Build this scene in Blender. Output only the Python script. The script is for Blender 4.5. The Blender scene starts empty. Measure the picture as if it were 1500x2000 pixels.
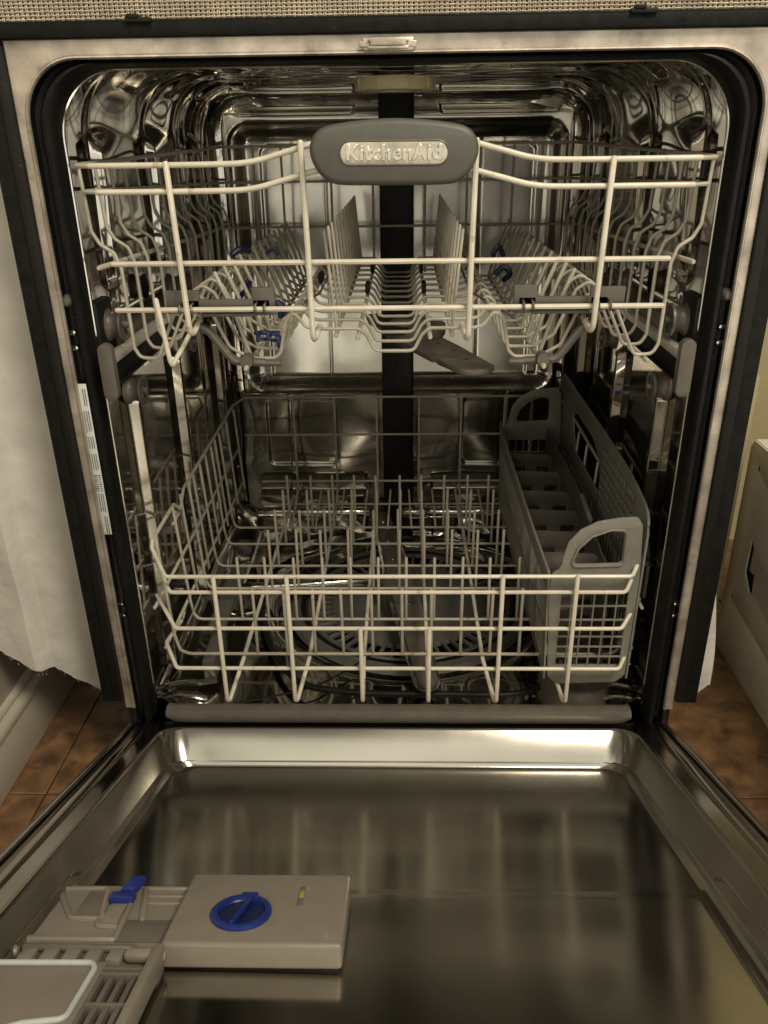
import bpy, bmesh, math, random
from mathutils import Vector, Matrix
from math import sin, cos, pi, radians, sqrt
random.seed(7)
S = bpy.context.scene
COL = S.collection
# ------------------------------------------------------------------ camera
cam_d = bpy.data.cameras.new('camera'); cam = bpy.data.objects.new('camera', cam_d); COL.objects.link(cam); S.camera = cam
cam_d.sensor_fit = 'VERTICAL'; cam_d.sensor_height = 36; cam_d.lens = 1563.75/2000*36
cam_d.clip_start = 0.01; cam_d.clip_end = 60
PITCH, YAW, ROLL = 0.435915, -0.027756, 0.014594
f_ = Vector((sin(YAW)*cos(PITCH), cos(YAW)*cos(PITCH), -sin(PITCH)))
r_ = Vector((cos(YAW), -sin(YAW), 0)); d_ = f_.cross(r_)
rr = cos(ROLL)*r_ + sin(ROLL)*d_; dd = -sin(ROLL)*r_ + cos(ROLL)*d_
M = Matrix((rr, -dd, -f_)).transposed().to_4x4(); M.translation = Vector((0.008582, -0.706607, 0.575299))
cam.matrix_world = M
# ------------------------------------------------------------------ world: a dim warm kitchen all round
W = bpy.data.worlds.new('World'); S.world = W; W.use_nodes = True
nt = W.node_tree; nt.nodes.clear()
def wn(t, **k):
    n = nt.nodes.new(t)
    for a, b in k.items(): setattr(n, a, b)
    return n
tc = wn('ShaderNodeTexCoord'); sx = wn('ShaderNodeSeparateXYZ'); nt.links.new(tc.outputs['Generated'], sx.inputs[0])
rz = wn('ShaderNodeValToRGB')
mr = wn('ShaderNodeMapRange'); mr.inputs[1].default_value = -1; mr.inputs[2].default_value = 1
nt.links.new(sx.outputs[2], mr.inputs[0]); nt.links.new(mr.outputs[0], rz.inputs[0])
cr = rz.color_ramp; cr.elements[0].position = 0; cr.elements[0].color = (.05, .036, .022, 1)
cr.elements[1].position = 1; cr.elements[1].color = (.30, .27, .20, 1)
for p, c in ((.28, (.06, .045, .03, 1)), (.36, (.16, .145, .115, 1)), (.50, (.30, .275, .22, 1)), (.60, (.20, .18, .14, 1)), (.80, (.16, .145, .11, 1))):
    e = cr.elements.new(p); e.color = c
def mth(op, a, b=None, **k):
    n = wn('ShaderNodeMath', operation=op)
    for i_, q in enumerate((a, b)):
        if q is None: continue
        if isinstance(q, (int, float)): n.inputs[i_].default_value = q
        else: nt.links.new(q, n.inputs[i_])
    return n.outputs[0]
def smooth(sock, a, b):
    n = wn('ShaderNodeMapRange', interpolation_type='SMOOTHSTEP'); n.inputs[1].default_value = a; n.inputs[2].default_value = b; nt.links.new(sock, n.inputs[0]); return n.outputs[0]
mp = wn('ShaderNodeMapping'); mp.inputs['Scale'].default_value = (2.2, 2.2, .8); mp.inputs['Location'].default_value = (.37, .1, .22); nt.links.new(tc.outputs['Generated'], mp.inputs[0])
vo = wn('ShaderNodeTexVoronoi'); vo.feature = 'F1'; vo.distance = 'CHEBYCHEV'; vo.inputs['Scale'].default_value = 1.9; nt.links.new(mp.outputs[0], vo.inputs['Vector'])
bw = wn('ShaderNodeRGBToBW'); nt.links.new(vo.outputs['Color'], bw.inputs[0])
m2 = wn('ShaderNodeMapRange'); m2.inputs[1].default_value = .25; m2.inputs[2].default_value = .75; m2.inputs[3].default_value = .62; m2.inputs[4].default_value = 1.18
nt.links.new(bw.outputs[0], m2.inputs[0])
# the pale cupboards across the room, low and brightly lit
ng = mth('MULTIPLY', sx.outputs[1], -1.0)
band_ = mth('MULTIPLY', mth('MULTIPLY', smooth(sx.outputs[2], -.34, -.20), mth('SUBTRACT', 1.0, smooth(sx.outputs[2], .12, .20))), smooth(ng, .25, .45))
cb = wn('ShaderNodeMixRGB', blend_type='MIX'); nt.links.new(band_, cb.inputs[0]); nt.links.new(rz.outputs[0], cb.inputs[1]); cb.inputs[2].default_value = (1.75, 1.64, 1.36, 1)
# lit wall and ceiling high behind the camera
b2 = mth('MULTIPLY', mth('MULTIPLY', smooth(sx.outputs[2], .38, .50), mth('SUBTRACT', 1.0, smooth(sx.outputs[2], .74, .84))), smooth(ng, .25, .42))
cb2 = wn('ShaderNodeMixRGB', blend_type='MIX'); nt.links.new(b2, cb2.inputs[0]); nt.links.new(cb.outputs[0], cb2.inputs[1]); cb2.inputs[2].default_value = (1.35, 1.26, 1.02, 1)
# dark shape of whoever stands in front of the machine, seen only mirrored in the steel
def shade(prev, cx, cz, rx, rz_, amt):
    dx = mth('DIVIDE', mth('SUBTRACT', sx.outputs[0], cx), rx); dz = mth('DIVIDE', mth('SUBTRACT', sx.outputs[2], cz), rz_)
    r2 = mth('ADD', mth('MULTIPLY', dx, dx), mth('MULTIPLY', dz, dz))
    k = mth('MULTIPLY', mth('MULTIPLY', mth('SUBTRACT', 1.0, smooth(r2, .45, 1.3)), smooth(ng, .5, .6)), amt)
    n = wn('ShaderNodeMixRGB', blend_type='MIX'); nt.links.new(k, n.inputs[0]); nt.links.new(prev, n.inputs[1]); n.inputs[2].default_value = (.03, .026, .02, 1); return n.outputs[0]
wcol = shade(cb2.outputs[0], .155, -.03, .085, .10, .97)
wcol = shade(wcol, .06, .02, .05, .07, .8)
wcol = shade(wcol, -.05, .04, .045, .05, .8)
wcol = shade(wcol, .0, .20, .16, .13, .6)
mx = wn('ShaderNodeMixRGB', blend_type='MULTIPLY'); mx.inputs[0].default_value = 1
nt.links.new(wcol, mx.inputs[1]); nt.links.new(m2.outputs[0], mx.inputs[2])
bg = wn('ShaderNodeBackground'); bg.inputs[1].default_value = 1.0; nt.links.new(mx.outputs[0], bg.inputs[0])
wo = wn('ShaderNodeOutputWorld'); nt.links.new(bg.outputs[0], wo.inputs[0])
# ------------------------------------------------------------------ lamp of the room and an added fill
def lamp(name, loc, aim, size, power, col):
    L = bpy.data.lights.new(name, 'AREA'); L.shape = 'DISK'; L.size = size; L.energy = power; L.color = col
    o = bpy.data.objects.new(name, L); COL.objects.link(o); o.location = loc
    o.rotation_euler = (Vector(aim)-Vector(loc)).to_track_quat('-Z', 'Y').to_euler(); return o
lamp('ceiling_lamp', (0.85, -1.15, 2.15), (0, 0, .2), .8, 48, (1, .89, .71))
lamp('fill_lamp', (-1.3, -2.6, 2.1), (0, 0, .3), .5, 10, (1, .86, .64))  # weak fill added from the left, stands for no known lamp
S.view_settings.view_transform = 'Standard'; S.view_settings.look = 'None'; S.view_settings.exposure = 0.05; S.view_settings.gamma = 1
S.cycles.max_bounces = 10; S.cycles.glossy_bounces = 7; S.cycles.diffuse_bounces = 3
S.cycles.sample_clamp_indirect = 3
# ------------------------------------------------------------------ materials
def mat(name, col, rough=.5, metal=0, var=.12, vs=30, bump=0, bs=60, rv=0, spec=.5, stretch=None, coat=0, specks=None):
    m = bpy.data.materials.new(name); m.use_nodes = True; t = m.node_tree; b = t.nodes['Principled BSDF']
    b.inputs['Roughness'].default_value = rough; b.inputs['Metallic'].default_value = metal
    b.inputs['Specular IOR Level'].default_value = spec
    if coat: b.inputs['Coat Weight'].default_value = coat
    tcn = t.nodes.new('ShaderNodeTexCoord'); mpn = t.nodes.new('ShaderNodeMapping'); t.links.new(tcn.outputs['Object'], mpn.inputs[0])
    if stretch: mpn.inputs['Scale'].default_value = stretch
    n = t.nodes.new('ShaderNodeTexNoise'); n.inputs['Scale'].default_value = vs; n.inputs['Detail'].default_value = 5
    t.links.new(mpn.outputs[0], n.inputs['Vector'])
    r = t.nodes.new('ShaderNodeMapRange'); r.inputs[1].default_value = .3; r.inputs[2].default_value = .7; r.inputs[3].default_value = 1-var; r.inputs[4].default_value = 1+var
    t.links.new(n.outputs[0], r.inputs[0])
    x = t.nodes.new('ShaderNodeMixRGB'); x.blend_type = 'MULTIPLY'; x.inputs[0].default_value = 1; x.inputs[1].default_value = (*col, 1)
    t.links.new(r.outputs[0], x.inputs[2]); t.links.new(x.outputs[0], b.inputs['Base Color'])
    if specks:
        sc_, th, scol, amt = specks
        ns = t.nodes.new('ShaderNodeTexNoise'); ns.inputs['Scale'].default_value = sc_; ns.inputs['Detail'].default_value = 4; t.links.new(tcn.outputs['Object'], ns.inputs['Vector'])
        rs = t.nodes.new('ShaderNodeMapRange'); rs.inputs[1].default_value = th; rs.inputs[2].default_value = th+.05; rs.inputs[4].default_value = amt; t.links.new(ns.outputs[0], rs.inputs[0])
        xs_ = t.nodes.new('ShaderNodeMixRGB'); t.links.new(rs.outputs[0], xs_.inputs[0]); t.links.new(x.outputs[0], xs_.inputs[1]); xs_.inputs[2].default_value = (*scol, 1); t.links.new(xs_.outputs[0], b.inputs['Base Color'])
    if rv:
        q = t.nodes.new('ShaderNodeMapRange'); q.inputs[1].default_value = .3; q.inputs[2].default_value = .7; q.inputs[3].default_value = max(.02, rough-rv); q.inputs[4].default_value = rough+rv
        n3 = t.nodes.new('ShaderNodeTexNoise'); n3.inputs['Scale'].default_value = vs*.6; n3.inputs['Detail'].default_value = 6; t.links.new(mpn.outputs[0], n3.inputs['Vector'])
        t.links.new(n3.outputs[0], q.inputs[0]); t.links.new(q.outputs[0], b.inputs['Roughness'])
    if bump:
        n2 = t.nodes.new('ShaderNodeTexNoise'); n2.inputs['Scale'].default_value = bs; n2.inputs['Detail'].default_value = 3
        t.links.new(mpn.outputs[0], n2.inputs['Vector'])
        u = t.nodes.new('ShaderNodeBump'); u.inputs['Strength'].default_value = 1; u.inputs['Distance'].default_value = bump
        t.links.new(n2.outputs[0], u.inputs['Height']); t.links.new(u.outputs[0], b.inputs['Normal'])
    return m
STEEL = mat('tub steel', (.47, .457, .425), .07, 1, .10, 9, .0007, 4, .04)
STEELB = mat('back wall steel', (.42, .40, .355), .15, 1, .12, 12, .0008, 6, .06)
DOORST = mat('door steel', (.45, .43, .385), .165, 1, .10, 8, .0004, 6, .05)
FLANGE = mat('flange steel', (.46, .41, .35), .40, .7, .38, 38, .0002, 200, .12, specks=(42, .62, (.20, .15, .115), .38))
CHROME = mat('polished steel', (.68, .66, .62), .12, 1, .05, 20)
BLACK = mat('black rubber', (.0050, .0050, .0043), .5, 0, .4, 60, .0003, 140, spec=.18, specks=(240, .68, (.05, .047, .04), .4))
TRIM = mat('black side strip', (.0062, .0064, .0057), .66, 0, .45, 120, .0003, 300, spec=.16, specks=(300, .69, (.06, .058, .05), .4))
BLKPL = mat('black plastic', (.007, .007, .006), .5, 0, .2, 40, spec=.22, specks=(240, .68, (.09, .085, .07), .5))
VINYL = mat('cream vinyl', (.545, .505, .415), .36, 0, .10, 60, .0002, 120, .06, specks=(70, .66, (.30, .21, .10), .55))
VINYL_SHADE = mat('shaded cream vinyl', (.37, .342, .275), .40, 0, .14, 60, .0002, 120, .06, specks=(70, .64, (.20, .13, .06), .6))  # darker copy of the cream vinyl; shade of deeper wires put into the colour
GREY = mat('grey plastic', (.072, .071, .060), .5, 0, .06, 120, .00005, 900)
GREYB = mat('basket plastic', (.17, .163, .138), .45, 0, .10, 60, .00008, 500, specks=(110, .68, (.28, .27, .24), .45))
GREYD = mat('dark grey plastic', (.080, .071, .058), .42, 0, .12, 80, specks=(110, .68, (.17, .16, .14), .45))
DISP = mat('dispenser plastic', (.19, .168, .138), .42, 0, .05, 60, .00006, 700, specks=(60, .70, (.33, .31, .27), .5))
DISPD = mat('dispenser plastic dark', (.12, .106, .088), .45, 0, .08, 60)
BLUE = mat('blue plastic', (.010, .024, .15), .32, 0, .08, 60)
BLUED = mat('dark blue plastic', (.006, .010, .05), .35, 0, .08, 60)
TAN = mat('tan plastic', (.80, .70, .46), .45, 0, .10, 60)
SEAL = mat('pale seal', (.40, .43, .42), .45, 0, .05, 60)
FELT = mat('white insulation felt', (.54, .515, .47), .95, 0, .10, 22, .0035, 26)
FELT2 = mat('white insulation edge', (.66, .61, .52), .95, 0, .15, 30, .006, 40)
CAB = mat('cream cabinet paint', (.42, .38, .30), .45, 0, .06, 12)
CAB2 = mat('grey cream panel', (.62, .57, .47), .5, 0, .08, 9, .0002, 60, specks=(30, .70, (.25, .20, .14), .5))
WALL = mat('yellow cream wall', (.34, .29, .165), .8, 0, .08, 8, .0005, 60)
WEAVE = mat('woven straw', (.43, .37, .28), .8, 0, .18, 40)
DARK = mat('dark recess', (.02, .018, .014), .8)
PAPER = mat('label paper', (.50, .52, .50), .5, 0, .05, 60)
INK = mat('label ink', (.03, .03, .03), .6)
YEL = mat('yellow indicator', (.26, .26, .06), .4)
WHITE = mat('white paint', (.60, .56, .47), .6, 0, .1, 50)
PLATE = mat('nameplate metal', (.58, .54, .46), .32, .85, .15, 120, .0002, 200)
RAILM = mat('brushed rail steel', (.72, .69, .62), .38, .7, .08, 40)
FILT = mat('filter plastic', (.085, .082, .072), .5, 0, .15, 60)
# floor tile: brown mottled vinyl
def tilemat():
    m = bpy.data.materials.new('brown floor tile'); m.use_nodes = True; t = m.node_tree; b = t.nodes['Principled BSDF']
    tcn = t.nodes.new('ShaderNodeTexCoord')
    n = t.nodes.new('ShaderNodeTexNoise'); n.inputs['Scale'].default_value = 38; n.inputs['Detail'].default_value = 9; n.inputs['Distortion'].default_value = .5
    t.links.new(tcn.outputs['Object'], n.inputs['Vector'])
    c = t.nodes.new('ShaderNodeValToRGB'); t.links.new(n.outputs[0], c.inputs[0])
    c.color_ramp.elements[0].position = .3; c.color_ramp.elements[0].color = (.060, .034, .018, 1)
    c.color_ramp.elements[1].position = .72; c.color_ramp.elements[1].color = (.23, .130, .062, 1)
    e = c.color_ramp.elements.new(.5); e.color = (.145, .076, .034, 1)
    t.links.new(c.outputs[0], b.inputs['Base Color']); b.inputs['Roughness'].default_value = .5
    u = t.nodes.new('ShaderNodeBump'); u.inputs['Distance'].default_value = .0015; u.inputs['Strength'].default_value = .8
    t.links.new(n.outputs[0], u.inputs['Height']); t.links.new(u.outputs[0], b.inputs['Normal'])
    return m
TILE = tilemat()
# ------------------------------------------------------------------ mesh helpers
class MB:
    def __init__(s): s.v = []; s.f = []; s.m = []
    def add(s, v, f, mi=0):
        o = len(s.v); s.v += [tuple(p) for p in v]; s.f += [tuple(i+o for i in q) for q in f]; s.m += [mi]*len(f); return s
    def box(s, x0, x1, y0, y1, z0, z1, bev=0, mi=0, T=None, seg=2):
        bm = bmesh.new(); bmesh.ops.create_cube(bm, size=1)
        for v in bm.verts: v.co = Vector(((x0+x1)/2+v.co.x*(x1-x0), (y0+y1)/2+v.co.y*(y1-y0), (z0+z1)/2+v.co.z*(z1-z0)))
        if bev: bmesh.ops.bevel(bm, geom=list(bm.edges), offset=bev, segments=seg, profile=.5, affect='EDGES')
        bm.verts.index_update(); vs = [v.co.copy() for v in bm.verts]
        if T: vs = [T(*v) for v in vs]
        s.add(vs, [[v.index for v in f.verts] for f in bm.faces], mi); bm.free(); return s
    def grid(s, P, mi=0, flip=False, cu=False):
        n, m = len(P), len(P[0]); v = [p for r in P for p in r]; f = []
        for i in range(n if cu else n-1):
            for j in range(m-1):
                a, b, c, d = i*m+j, i*m+j+1, ((i+1) % n)*m+j+1, ((i+1) % n)*m+j
                f.append((a, d, c, b) if flip else (a, b, c, d))
        return s.add(v, f, mi)
    def tube(s, pts, r, n=8, mi=0, closed=False, dome=True):
        P = [Vector(p) for p in pts]; N = len(P); rings = []; T = []
        for i in range(N):
            a = P[i-1] if (i > 0 or closed) else P[i]; b = P[(i+1) % N] if (i < N-1 or closed) else P[i]
            t = (b-a); T.append(t.normalized() if t.length > 1e-9 else Vector((0, 0, 1)))
        up = Vector((0, 0, 1)) if abs(T[0].z) < .9 else Vector((1, 0, 0))
        u = T[0].cross(up).normalized(); R = r if callable(r) else (lambda i: r)
        def ring(c, u, w, rad): return [c+(cos(2*pi*k/n)*u+sin(2*pi*k/n)*w)*rad for k in range(n)]
        for i in range(N):
            u = (u-T[i]*u.dot(T[i])).normalized(); w = T[i].cross(u); rad = R(i)
            if not closed and dome and i == 0: rings.append(ring(P[0]-T[0]*rad*.6, u, w, rad*.6))
            rings.append(ring(P[i], u, w, rad))
            if not closed and dome and i == N-1: rings.append(ring(P[i]+T[i]*rad*.6, u, w, rad*.6))
        v = [p for q in rings for p in q]; K = len(rings); f = []
        for i in range(K if closed else K-1):
            for k in range(n):
                a = i*n+k; b = i*n+(k+1) % n; c = ((i+1) % K)*n+(k+1) % n; d = ((i+1) % K)*n+k
                f.append((a, b, c, d))
        if not closed: f.append(tuple(range(n-1, -1, -1))); f.append(tuple((K-1)*n+k for k in range(n)))
        return s.add(v, f, mi)
    def lathe(s, prof, c, axis='z', n=32, mi=0):
        v = []; f = []; m = len(prof)
        for i in range(n):
            a = 2*pi*i/n
            for (r, h) in prof:
                p = {'z': (r*cos(a), r*sin(a), h), 'x': (h, r*cos(a), r*sin(a)), 'y': (r*sin(a), h, r*cos(a))}[axis]
                v.append((c[0]+p[0], c[1]+p[1], c[2]+p[2]))
        for i in range(n):
            for j in range(m-1):
                f.append((i*m+j, ((i+1) % n)*m+j, ((i+1) % n)*m+j+1, i*m+j+1))
        return s.add(v, f, mi)
    def build(s, name, mats, parent=None, smooth=True, ang=38):
        me = bpy.data.meshes.new(name); me.from_pydata(s.v, [], s.f)
        mats = mats if isinstance(mats, (list, tuple)) else [mats]
        for x in mats: me.materials.append(x)
        me.polygons.foreach_set('material_index', s.m)
        bm = bmesh.new(); bm.from_mesh(me); bmesh.ops.recalc_face_normals(bm, faces=bm.faces); bm.to_mesh(me); bm.free()
        if smooth:
            me.polygons.foreach_set('use_smooth', [True]*len(me.polygons)); me.set_sharp_from_angle(angle=radians(ang))
        me.update(); return link(name, me, parent)
def link(name, me, parent=None):
    o = bpy.data.objects.new(name, me); COL.objects.link(o)
    if parent: attach(o, parent)
    return o
def origin(o):
    p = Vector((0, 0, 0)); q = o
    while q: p = p+q.location; q = q.parent
    return p
def attach(o, parent):
    o.parent = parent; o.matrix_parent_inverse = Matrix.Translation(-origin2(parent))
ORG = {}
def origin2(o): return ORG.get(o.name, Vector((0, 0, 0)))
def thing(name, label, cat, loc=(0, 0, 0), group=None):
    o = bpy.data.objects.new(name, None); COL.objects.link(o); o.location = loc; ORG[o.name] = Vector(loc)
    o.empty_display_size = .05
    return tag(o, label, cat, group)
def tag(o, label=None, cat=None, group=None, kind=None):
    if label: o['label'] = label
    if cat: o['category'] = cat
    if group: o['group'] = group
    if kind: o['kind'] = kind
    return o
def fillet(pts, r, seg=5, closed=False):
    P = [Vector(p) for p in pts]; out = []; N = len(P)
    for i in range(N):
        if not closed and i in (0, N-1): out.append(P[i]); continue
        a, b, c = P[i-1], P[i], P[(i+1) % N]; u = (a-b); v = (c-b); lu, lv = u.length, v.length
        if lu < 1e-9 or lv < 1e-9: out.append(b); continue
        u.normalize(); v.normalize(); ang = u.angle(v)
        if ang > 3.0: out.append(b); continue
        R = r[i] if isinstance(r, (list, tuple)) else r
        t = min(R/math.tan(ang/2), lu*.48, lv*.48)
        p0, p1 = b+u*t, b+v*t
        for k in range(seg+1):
            s = k/seg; out.append((1-s)**2*p0+2*s*(1-s)*b+s*s*p1)
    return out
def smooth_path(pts, n=8):
    P = [Vector(p) for p in pts]; out = []
    for i in range(len(P)-1):
        a = P[max(i-1, 0)]; b = P[i]; c = P[i+1]; d = P[min(i+2, len(P)-1)]
        for k in range(n):
            t = k/n; out.append(.5*((2*b)+(c-a)*t+(2*a-5*b+4*c-d)*t*t+(3*b-3*c+d-a)*t**3))
    out.append(P[-1]); return out
def plate(name, loops, thick, T, material, parent, bev=.0006, ang=38):
    """flat plate from closed 2-D loops (holes allowed), thickness thick, then mapped by T(x,y,z)"""
    cu = bpy.data.curves.new(name, 'CURVE'); cu.dimensions = '2D'; cu.fill_mode = 'BOTH'
    cu.extrude = max(thick/2-bev, .0001); cu.bevel_depth = bev; cu.bevel_resolution = 1; cu.offset = -bev
    for L in loops:
        sp = cu.splines.new('POLY'); sp.points.add(len(L)-1); sp.use_cyclic_u = True
        for i, q in enumerate(L): sp.points[i].co = (q[0], q[1], 0, 1)
    tmp = bpy.data.objects.new('tmp', cu); COL.objects.link(tmp)
    dg = bpy.context.evaluated_depsgraph_get(); me = bpy.data.meshes.new_from_object(tmp.evaluated_get(dg)); me.name = name
    bpy.data.objects.remove(tmp); bpy.data.curves.remove(cu)
    for v in me.vertices: v.co = Vector(T(*v.co))
    me.materials.clear(); me.materials.append(material)
    bm = bmesh.new(); bm.from_mesh(me); bmesh.ops.remove_doubles(bm, verts=bm.verts, dist=1e-6); bmesh.ops.recalc_face_normals(bm, faces=bm.faces); bm.to_mesh(me); bm.free()
    me.polygons.foreach_set('use_smooth', [True]*len(me.polygons)); me.set_sharp_from_angle(angle=radians(ang)); me.update()
    return link(name, me, parent)
def rrect(x0, x1, y0, y1, r, seg=4):
    out = []
    for cx, cy, a in ((x1-r, y1-r, 0), (x0+r, y1-r, 90), (x0+r, y0+r, 180), (x1-r, y0+r, 270)):
        for k in range(seg+1):
            t = radians(a+90*k/seg); out.append((cx+r*cos(t), cy+r*sin(t)))
    return out
def text_mesh(name, body, size, ext, T, material, parent, bev=.0002, off=0):
    cu = bpy.data.curves.new(name, 'FONT'); cu.body = body; cu.size = size; cu.extrude = ext; cu.bevel_depth = bev; cu.bevel_resolution = 1; cu.offset = off
    cu.align_x = 'CENTER'; cu.align_y = 'CENTER'; cu.space_character = 1.08
    tmp = bpy.data.objects.new('tmp', cu); COL.objects.link(tmp)
    dg = bpy.context.evaluated_depsgraph_get(); me = bpy.data.meshes.new_from_object(tmp.evaluated_get(dg)); me.name = name
    bpy.data.objects.remove(tmp); bpy.data.curves.remove(cu)
    for v in me.vertices: v.co = Vector(T(*v.co))
    me.materials.clear(); me.materials.append(material); me.update()
    return link(name, me, parent)
def sstep(a, b, x):
    t = min(1, max(0, (x-a)/(b-a))); return t*t*(3-2*t)
# ------------------------------------------------------------------ setting
FZ = -.100
fl = MB().box(-1.6, 1.8, -1.3, .95, FZ-.03, FZ-.0035).build('floor', DARK, smooth=False); tag(fl, 'brown vinyl tile floor on both sides of the dishwasher', kind='structure')
k = 0
TS = .305
for i in range(-2, 7):
    for j in range(-4, 3):
        x0 = -.403+(i-1)*TS; y0 = -.02+j*TS
        b = MB().box(x0+.0009, x0+TS-.0009, y0+.0009, y0+TS-.0009, FZ-.003, FZ+random.uniform(-.0002, .0004), .0006, seg=1)
        b.build('floor_tile', TILE, fl)
wl = MB().box(.28, 1.2, .62, .66, FZ, 1.0)
wl.box(.415, .455, .285, .62, FZ, .30)
w_ = wl.build('wall', WALL, smooth=False); tag(w_, 'yellowish cream wall strip seen behind the grey panel on the right', 'wall')
# left cabinet side with moulding
cab = thing('cabinet_side', 'cream painted cabinet side with moulded base at lower left', 'cabinet', (-.47, -.2, FZ))
MB().box(-.50, -.456, -.9, .245, FZ+.09, .70, .001).build('side_panel', CAB, cab)
MB().box(-.50, -.446, -.9, .245, FZ+.0005, FZ+.060, .001).build('base_board', CAB, cab)
prof = [(-.456, FZ+.090), (-.4505, FZ+.0885), (-.449, FZ+.085), (-.452, FZ+.082), (-.4525, FZ+.080), (-.446, FZ+.076), (-.444, FZ+.071), (-.4445, FZ+.065), (-.446, FZ+.062), (-.446, FZ+.0602), (-.456, FZ+.0602)]
mo = MB(); mo.grid([[(x, y, z) for (x, z) in prof] for y in (-.9, .245)]); mo.build('moulding', CAB, cab)
# right metal panel with cut-outs
pan = thing('appliance_side_panel', 'grey cream metal side panel with punched holes at lower right', 'panel', (.47, 0, FZ))
def TR(o): return lambda x, y, z: (o+z, x, y)
loops = [[(-.60, FZ+.001), (.286, FZ+.001), (.288, .205), (.280, .216), (-.60, .216)],
         [(.212, .078), (.236, .096), (.236, .046), (.214, .026), (.207, .032)],
         [(.255+.0035*cos(a), .187+.0045*sin(a)) for a in [2*pi*q/10 for q in range(10)]],
         [(.262+.0030*cos(a), -.006+.0045*sin(a)) for a in [2*pi*q/10 for q in range(10)]]]
plate('panel_sheet', loops, .002, TR(.463), CAB2, pan, .0003)
MB().box(.466, .75, -.60, .284, .2135, .2155).build('panel_top', CAB2, pan)
MB().box(.466, .75, .284, .286, FZ+.002, .2155).build('panel_back', CAB2, pan)
MB().box(.466, .468, .222, .235, .050, .094, .001).build('inner_tab', CAB2, pan)
MB().box(.470, .472, .10, .28, -.02, .20).build('cutout_shade', DARK, pan, smooth=False)  # dark sheet added so the cut-outs look shaded inside
sc_ = MB().lathe([(0, -.0045), (.003, -.004), (.004, -.002), (.004, 0)], (.462, .05, .2), 'x', 16).build('screw', CHROME, pan)
# insulation blankets
def blanket(name, label, x0, x1, zb, side):
    t = thing(name, label, 'insulation', ((x0+x1)/2, .04, .1))
    nx, nz = 46, 70; P = []
    for i in range(nx+1):
        row = []; u = i/nx
        for j in range(nz+1):
            v = j/nz; x = x0+(x1-x0)*u; zbot = zb(x) + .0008*sin(x*310)+.0005*sin(x*717+1)
            z = zbot+(.70-zbot)*v**1.2
            if side > 0: x = x0+(x1-x0)*u*(.30+.70*sstep(.27, .02, z))
            y = .042+.0022*sin(x*70+z*7)+.0018*sin(z*13+x*31)+.0010*sin(z*61)*sin(x*90)
            if side < 0 and x < -.392: y -= .022*sstep(-.392, -.402, x)
            row.append((x, y, z))
        P.append(row)
    F = MB().grid(P)
    Q = [[(p[0], p[1]+.016+.002*sin(p[0]*400), p[2]+.002*sin(p[0]*333)) for p in r] for r in P]
    F.grid(Q, flip=True)
    F.grid([[r[0] for r in P], [r[0] for r in Q]])
    F.grid([P[-1], Q[-1]]); F.grid([P[0], Q[0]])
    F.build('felt_sheet', FELT, t)
    E = MB()
    for q in range(150):
        x = x0+(x1-x0)*random.random(); z = zb(x)+random.uniform(-.002, .002); y = .04+random.random()*.018
        if side < 0 and x < -.395: y -= .022
        l = random.uniform(.0008, .0022); a = random.uniform(-.9, .9)
        E.tube([(x, y, z+.002), (x+l*sin(a)*.5, y-.001, z-l*.3), (x+l*sin(a), y+random.uniform(-.001, .001), z-l*.6)], .00012, 3)
    tag(E.build('loose_fibres', FELT2, t), kind='stuff')
blanket('insulation_blanket', 'white felt insulation sheet hanging between left cabinet and black strip', -.466, -.312, lambda x: -.010+max(0, (-.335-x))*.74, -1)
blanket('insulation_blanket', 'narrow white felt insulation sliver beside the black strip on the right', .312, .354, lambda x: -.002+.012*sstep(.335, .354, x), 1)
# woven panel over the dishwasher
wv = thing('woven_panel', 'beige woven cane panel running across the top above the black strip', 'woven panel', (0, .006, .66))
MB().box(-.42, .42, .0035, .010, .640, .80).build('backing', DARK, wv, smooth=False)
T_ = MB(); px = .00385; pz = .0026
nxT = int(.84/px); zT = [.6535+pz*j for j in range(20)]
for i in range(nxT):
    for o in (-.00062, .00062):
        x = -.42+i*px+o*1.05+random.uniform(-.00012, .00012); pts = []
        for j in range(len(zT)*2):
            z = .6535-pz/2+pz*j/2; ph = pi*(z-.6535)/pz+(pi if i % 2 else 0)
            pts.append((x+random.uniform(-.0001, .0001), .0012+.0009*cos(ph), z))
        T_.tube(pts, random.uniform(.00050, .00062), 4, dome=False)
for j, z in enumerate(zT):
    pts = []
    for i in range(nxT*2):
        x = -.42+i*px/2; ph = pi*i/2+(pi if j % 2 else 0)+pi
        pts.append((x, .0012+.0010*cos(ph), z+random.uniform(-.0002, .0002)))
    T_.tube(pts, .00068, 4, dome=False)
tag(T_.build('weave', WEAVE, wv), kind='stuff')
# ------------------------------------------------------------------ dishwasher
DW = thing('dishwasher', 'open built-in dishwasher with polished steel tub and its door tilted down', 'dishwasher', (0, .28, FZ))
def upath(W, top, R, zb=.0, ns=30, na=10, ntp=30):
    """open path: up the left, round, across, down the right: (x,z,nx,nz) with inward normal"""
    out = []
    for k in range(ns): out.append((-W, zb+(top-R-zb)*k/ns, 1, 0))
    for k in range(na+1):
        a = pi-(pi/2)*k/na; out.append((-W+R+R*cos(a), top-R+R*sin(a), -cos(a), -sin(a)))
    for k in range(1, ntp): out.append((-W+R+(2*W-2*R)*k/ntp, top, 0, -1))
    for k in range(na+1):
        a = pi/2-(pi/2)*k/na; out.append((W-R+R*cos(a), top-R+R*sin(a), -cos(a), -sin(a)))
    for k in range(ns-1, -1, -1): out.append((W, zb+(top-R-zb)*k/ns, -1, 0))
    return out
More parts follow.
